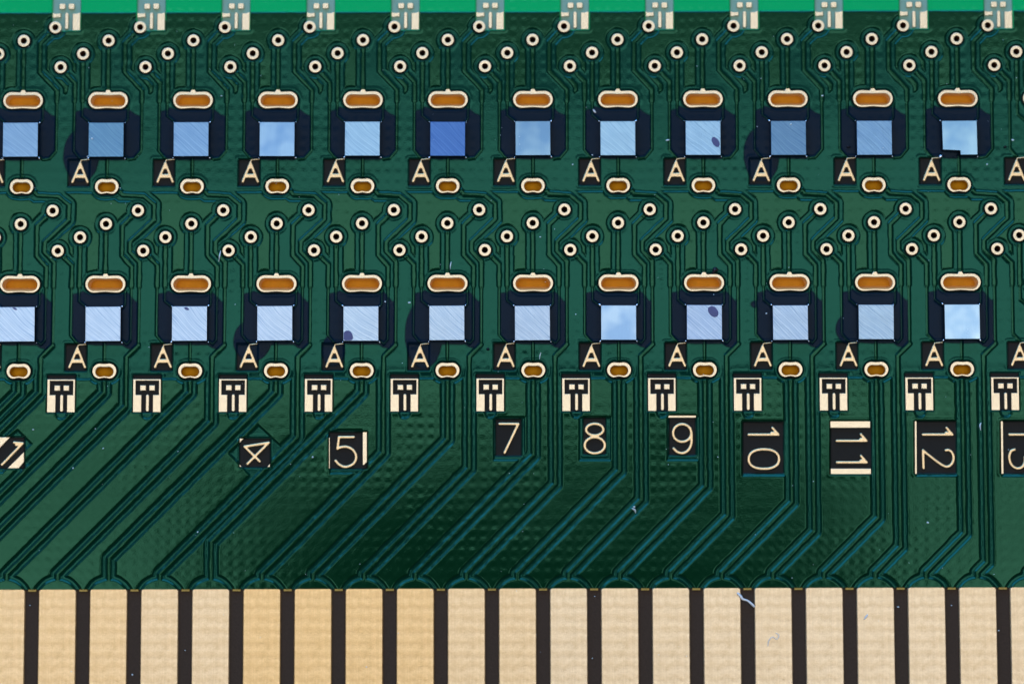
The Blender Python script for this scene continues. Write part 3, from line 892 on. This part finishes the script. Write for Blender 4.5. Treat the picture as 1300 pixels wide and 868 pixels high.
# colour (multiplies the silicon, holds its reflected brightness), kind ('g' ground, 'c' painted reflections) and wording for each chip
DEF2 = (0.58, 0.69, 0.86)
C1 = {0: ((0.42, 0.56, 0.84), 'g', 'bright ground sheen'), 1: ((0.24, 0.40, 0.62), 'p', 'dull steel-blue, adhesive blob'), 2: ((0.40, 0.55, 0.85), 'g', 'mid-blue, fine lines'),
      3: ((0.40, 0.55, 0.86), 'c', 'cloudy reflections with white patch'), 4: ((0.52, 0.66, 0.88), 'g', 'pale blue, tiny black pits'), 5: ((0.15, 0.27, 0.68), 'g', 'deep royal blue'),
      6: ((0.36, 0.50, 0.74), 'c', 'grey-blue, strongly mottled reflections'), 7: ((0.56, 0.70, 0.90), 'g', 'clean pale blue face'), 8: ((0.54, 0.68, 0.90), 'g', 'dark oval spot'),
      9: ((0.25, 0.38, 0.60), 'p', 'plain slate-blue, adhesive blob'), 10: ((0.38, 0.53, 0.80), 'g', 'even mid-blue'), 11: ((0.46, 0.62, 0.84), 'c', 'broken corner, cloudy reflections'),
      12: ((0.4, 0.55, 0.8), 'g', 'mostly cut off face')}
C2 = {0: (DEF2, 'g', 'tiny dark edge scratch'), 1: (DEF2, 'g', 'bright scratched face'), 2: (DEF2, 'g', 'tiny dark fleck'),
      3: ((0.62, 0.72, 0.88), 'g', 'grooved face, half-moon adhesive'), 4: ((0.62, 0.73, 0.88), 'g', 'dark blue corner stain'), 5: ((0.62, 0.73, 0.88), 'g', 'pale face, wide adhesive'),
      6: ((0.60, 0.71, 0.88), 'g', 'clean diagonal grinding lines'), 7: ((0.44, 0.60, 0.82), 'c', 'cloudy reflections with darker band'), 8: ((0.54, 0.66, 0.88), 'g', 'dark drop-shaped stain'),
      9: ((0.56, 0.68, 0.86), 'g', 'pale curved scratches'), 10: ((0.52, 0.66, 0.82), 'g', 'smooth grey-blue face'), 11: ((0.52, 0.68, 0.84), 'c', 'polished gleaming face'),
      12: (DEF2, 'g', 'mostly cut off face')}
WHERE = {0: 'in number 1 column', 1: 'one column after number 1', 2: 'one column before number 4', 3: 'in number 4 column', 4: 'in number 5 column', 5: 'between numbers 5 and 7 columns',
         6: 'in number 7 column', 7: 'in number 8 column', 8: 'in number 9 column', 9: 'in number 10 column', 10: 'in number 11 column', 11: 'in number 12 column', 12: 'in number 13 column'}
SPOT = {(1, 8): [((913 - 4.5, 180.5), 4.2, 7.2, 0.35, 3)], (2, 4): [((441.5, 427), 7.5, 6.5, 0.7, 5)], (2, 8): [((905.5, 395.5), 5.0, 9.0, 0.65, 8)], (2, 0): [((18.5, 391.5), 3.4, 1.4, -0.45, 9)], (2, 2): [((237, 391.8), 3.4, 1.5, -0.3, 10)]}
FILMB = {  # extra blobs of adhesive beside a chip: centre x, y (photo) and radii
    (1, 1): ((103, 197), 24, 36), (1, 9): ((967, 196), 24, 38), (2, 3): ((320, 432), 25, 28), (2, 4): ((423, 444), 16, 22), (2, 5): ((538, 424), 25, 46), (2, 10): ((1082, 417), 22, 22), (2, 9): ((960, 386), 8, 6)}
FPOLY = {1: [(637.0, 139), (644, 137.5), (647, 134), (655, 137), (698, 137), (703, 136), (712, 143), (719, 146), (719, 190), (711, 200), (703, 201), (699, 203), (664, 203), (655, 202), (644, 201), (634.5, 191), (634.5, 141)],  # lower edges widened so the dark film also stands for the chip's shadow
         2: [(634.5, 371), (644, 369.5), (648, 367), (656, 371), (699, 371), (705, 369), (709, 373), (716, 381), (719, 380), (719, 437), (712, 443), (704, 441), (699, 437.5), (664, 437.5), (655, 436.5), (644, 435.5), (634.5, 425)]}

gloss_i = 0
for r, CC in ((1, C1), (2, C2)):
    for k in range(0, 13):
        (cx_, cy_), = B([CHIP[r]], k, 6, ZCH + CH)
        if cx_ - HWX > XMAX - 40 or (k == 12): continue
        rr = random.Random(r * 100 + k)
        root = bpy.data.objects.new('silicon_chip', None); COL.objects.link(root)
        root.location = Vector((cx_ + rr.uniform(-.5, .5), cy_ + rr.uniform(-.4, .4), ZCH)) * S
        root.empty_display_size = 0.0005
        col, kd, words = CC[k]
        rowtxt = 'row beside the printed numbers' if r == 2 else 'row farther from the printed numbers'
        root['label'] = 'chip %s, %s row: %s' % (WHERE[k], 'number-side' if r == 2 else 'far', words)
        root['category'] = 'chip'; root['group'] = 'square silicon chips in two rows'
        V, Fc, fmx = chip_mesh(chip_top((r, k) == (1, 11)), None)
        o = mk('die', V, Fc, None, root, mats=[M['si_painted_refl' if kd == 'c' else ('si_ground')], M['side']], fmat=fmx)
        bo = 1.14 if (r == 2 or k in (4, 7, 8)) else 1.0  # brighter softbox reflection put into the colour of these dies
        o.color = (col[0] * bo * (0.48 if r == 1 else 0.57), col[1] * bo * 0.60, col[2] * bo * 0.61, 1)
        o.rotation_euler = (rr.uniform(-.004, .004), rr.uniform(-.004, .004), math.radians(rr.uniform(-.35, .35) + (0.5 if (r, k) == (1, 11) else 0)))
        # bright solder at the corners
        for ci, (sx, sy) in enumerate(((-1, -1), (1, -1), (1, 1), (-1, 1))):
            big = rr.random()
            if sy > 0 and kd != 'c' and big < 0.5: sc = 1.0
            else: sc = 1.0 + 0.9 * big
            if (r, k, ci) == (1, 11, 0): sc = 2.6
            V, Fc = blob(7, 1.25 * sc, 0.75 * sc, 1.6, ci + k * 4 + r * 100, 0.25)
            b = mk('solder_fillet', V, Fc, M['tin'], root, smooth=True, loc=(sx * (HWX + 0.9), sy * (HWY + 0.9), 3.0 + 4 * big))
            b.rotation_euler = (0, 0, math.radians(45 if sx * sy > 0 else -45))
        for (sp, rx, ry, ang, sd) in SPOT.get((r, k), []):
            q = px(sp[0], sp[1], ZCH + CH)
            dx, dy = q[0] - root.location.x / S, q[1] - root.location.y / S
            n = 18; rg = random.Random(sd); pts = []
            for i in range(n):
                a = 2 * math.pi * i / n; e = 1 + 0.13 * math.sin(2 * a + sd) + rg.uniform(-.04, .04)
                x = rx * e * math.cos(a); y = ry * e * math.sin(a)
                xx, yy = dx + x * math.cos(ang) - y * math.sin(ang), dy + x * math.sin(ang) + y * math.cos(ang)
                pts.append((max(-HWX + 0.7, min(HWX - 0.7, xx)), max(-HWY + 0.7, min(HWY - 0.7, yy))))
            V, Fc = slab(pts, CH + 0.05, CH + 0.5, 0.2); mk('stain', V, Fc, M['resid'], root)
        # adhesive film, following the relief of the board
        Pf = B(FPOLY[r], k, 6)
        wd = winp(Pf, 26)
        X, Y = GX[wd], GY[wd]
        d = sd_poly(X, Y, Pf) - 0.3
        if (r, k) in FILMB:
            (bx, by), rx, ry = FILMB[(r, k)]; c = px(bx, by)
            e = np.hypot((X - c[0]) / rx, (Y - c[1]) / ry) 
            d = np.minimum(d, (e - 1) * min(rx, ry))
        d = d + 1.0 * wob[wd]
        al = np.zeros(GX.shape); al[wd] = 1 - sstep(-2.6, 0.2, d)
        op = np.where(COP[wd] > 0.5, 0.72, 0.93)
        op = 0.98 - 0.50 * COP[wd]
        al[wd] *= op
        # the narrow strip under the gold slot stays free of adhesive
        sl = SLOT[r]; (c,) = B([sl[0]], k)
        al[wd] *= sstep(0.2, 1.6, sd_caps(X, Y, c, *sl[1]))
        zf = (H + 0.45).ravel()
        alr = al.ravel(); fmask = alr > 0.01
        jj, ii = np.mgrid[wd[0].start:min(wd[0].stop, NY - 1), wd[1].start:min(wd[1].stop, NX - 1)]
        v0 = (jj * NX + ii).ravel(); q = np.stack([v0, v0 + 1, v0 + NX + 1, v0 + NX], 1)
        q = q[fmask[q].any(1) & (~hole_v.ravel()[q].any(1))]
        if len(q) < 4: continue
        fo = field_mesh('adhesive_film', q, root, zf, alr, M['film'])
        fo.location = -root.location

# ------------------------------------------------------------------ dust, lint, crumbs
def zat(x, y):
    i = int(round((x - XMIN) / DX)); j = int(round((y - YMASK) / DX))
    if 0 <= i < NX and 0 <= j < NY: return H[j, i]
    return -1.6
rd = random.Random(77); V = []; Fc = []
spots = [(489, 383, 1.3), (520, 384, 2.0), (121, 544, 1.0), (42, 545, 1.4), (131, 569, .9), (93, 594, 1.1), (397, 580, 1.2), (1178, 663, 1.5), (1140, 770, 1.4), (251, 675, 1.2), (281, 122, 1.1), (727, 209, 1.1),
         (686, 301, 1.3), (752, 197, 1.2), (1044, 122, 1.0), (1253, 209, 1.6), (1286, 178, 2.0), (973, 398, 1.4), (731, 399, 1.1), (1268, 800, 1.0), (38, 768, .9), (168, 856, 1.1), (235, 825, .8), (752, 835, .9), (465, 846, 1.0),
         (117, 176, 1.6), (112, 199, 1.8), (1004, 158, 1.6), (961, 161, 1.1), (906, 374, .9), (1208, 768, .9), (805, 643, 1.3)]
for _ in range(150):
    spots.append((rd.uniform(0, 1300), rd.uniform(20, 860) if rd.random() < .9 else rd.uniform(20, 250), rd.choice((.35, .45, .55, .7))))
for (x, y, rad) in spots:
    q = px(x, y); z = zat(*q) - 0.1
    for r in (1, 2):   # specks that fall on a chip lie on it
        for k in range(0, 12):
            (cx_, cy_), = B([CHIP[r]], k, 6, ZCH + CH)
            if abs(q[0] - cx_) < HWX + 1.0 and abs(q[1] - cy_) < HWY + 1.0: z = ZCH + CH
    q = px(x, y, z)
    bv, bf = blob(6, rad * rd.uniform(.8, 1.3), rad * rd.uniform(.6, 1.0), rad * 0.9, int(x * 7 + y), 0.3)
    o0 = len(V); V += [(a + q[0], b + q[1], c + z) for a, b, c in bv]; Fc += [tuple(o0 + i for i in f) for f in bf]
d = mk('dust', V, Fc, M['dust'], None, smooth=True); d['kind'] = 'stuff'
d['label'] = 'fine pale dust specks scattered over the circuit board'; d['category'] = 'dust'

def fibre(pts, rad, name, mat, label, cat, zoff=1.0, group=None, flat=1.0):
    P = spline([px(*p) for p in pts], 5); V = []; Fc = []; n = 6
    for i, (x, y) in enumerate(P):
        a = P[max(0, i - 1)]; b = P[min(len(P) - 1, i + 1)]
        t = math.atan2(b[1] - a[1], b[0] - a[0]); u = i / (len(P) - 1)
        rr = rad * (0.35 + 0.65 * math.sin(math.pi * min(1, max(0, 0.06 + 0.88 * u))) ** 0.7) * (1 + 0.25 * math.sin(7 * u + len(P)))
        z = zat(x, y) + zoff + 0.5 * math.sin(3 * u)
        for k in range(n):
            an = 2 * math.pi * k / n
            V.append((x - math.sin(t) * rr * math.cos(an), y + math.cos(t) * rr * math.cos(an), z + rr * flat * math.sin(an)))
    for i in range(len(P) - 1):
        for k in range(n):
            j = (k + 1) % n; Fc.append((i * n + k, i * n + j, (i + 1) * n + j, (i + 1) * n + k))
    Fc += [tuple(range(n))[::-1], tuple((len(P) - 1) * n + k for k in range(n))]
    o = mk(name, V, Fc, mat, None, smooth=True); o['label'] = label; o['category'] = cat
    if group: o['group'] = group
    return o
fibre([(936, 752), (940, 756), (943, 760), (949, 762), (954, 766), (958, 770)], 1.7, 'lint_fibre', M['lint'], 'pale lilac lint fibre bridging a dark gap between two gold fingers', 'lint', 1.5)
fibre([(975, 820), (976, 813), (981, 808), (986, 811), (989, 806), (985, 803)], 0.55, 'lint_fibre', M['lint'], 'curled white squiggle of lint lying on a gold finger', 'lint', 0.6)
fibre([(1097, 786), (1100, 782), (1102, 779)], 1.0, 'lint_fibre', M['lint'], 'short straight white lint sliver lying on a gold finger', 'lint', 0.6)
fibre([(1246, 536), (1244.5, 540), (1245.5, 546)], 0.9, 'lint_fibre', M['dust'], 'small pale blue curved lint in trace groove beside number 12', 'lint', 0.5)
fibre([(802, 645), (806, 647), (807, 651)], 1.0, 'lint_fibre', M['dust'], 'tiny hooked pale lint on a trace below number 8', 'lint', 0.5)
fibre([(687, 447), (685.5, 451), (685, 456)], 0.6, 'lint_fibre', M['dust'], 'faint blue hair below a chip above number 7', 'lint', 0.5)
fibre([(573, 332), (572, 336), (571.5, 342)], 0.6, 'lint_fibre', M['dust'], 'thin blue hair beside the slot between numbers 5 and 7 columns', 'lint', 0.5)
fibre([(280, 318), (279, 325), (277.5, 332)], 0.7, 'lint_fibre', M['dust'], 'thin pale hair crossing traces one column before number 4', 'lint', 0.5)
fibre([(845, 178.5), (847.5, 178), (850, 177.8)], 0.9, 'lint_fibre', M['dust'], 'short pale fleck on trace beside the dark-spotted chip', 'lint', 0.8)
fibre([(753, 139), (755, 142), (756.5, 143.5)], 1.0, 'lint_fibre', M['lint'], 'white lint sliver on dark adhesive in number 8 column', 'lint', 0.9)
for (pts, rad, lab) in (([(903, 348), (906.5, 345), (908, 341.5), (911.5, 344)], 2.4, 'black crumb on the rim of a gold slot above number 9'),
                        ([(617.5, 443.5), (619.5, 443), (620.5, 444.5)], 1.5, 'small black crumb on green mask left of a letter A'),
                        ([(1075, 187.5), (1077, 186.5), (1079.5, 187.5)], 1.3, 'flattened black crumb in adhesive beside mid-blue chip'),
                        ([(1274.5, 187.5), (1276.5, 186.5), (1278, 187)], 1.2, 'black crumb on green mask past the broken chip')):
    fibre(pts, rad, 'crumb', M['soot'], lab, 'crumb', 1.8)
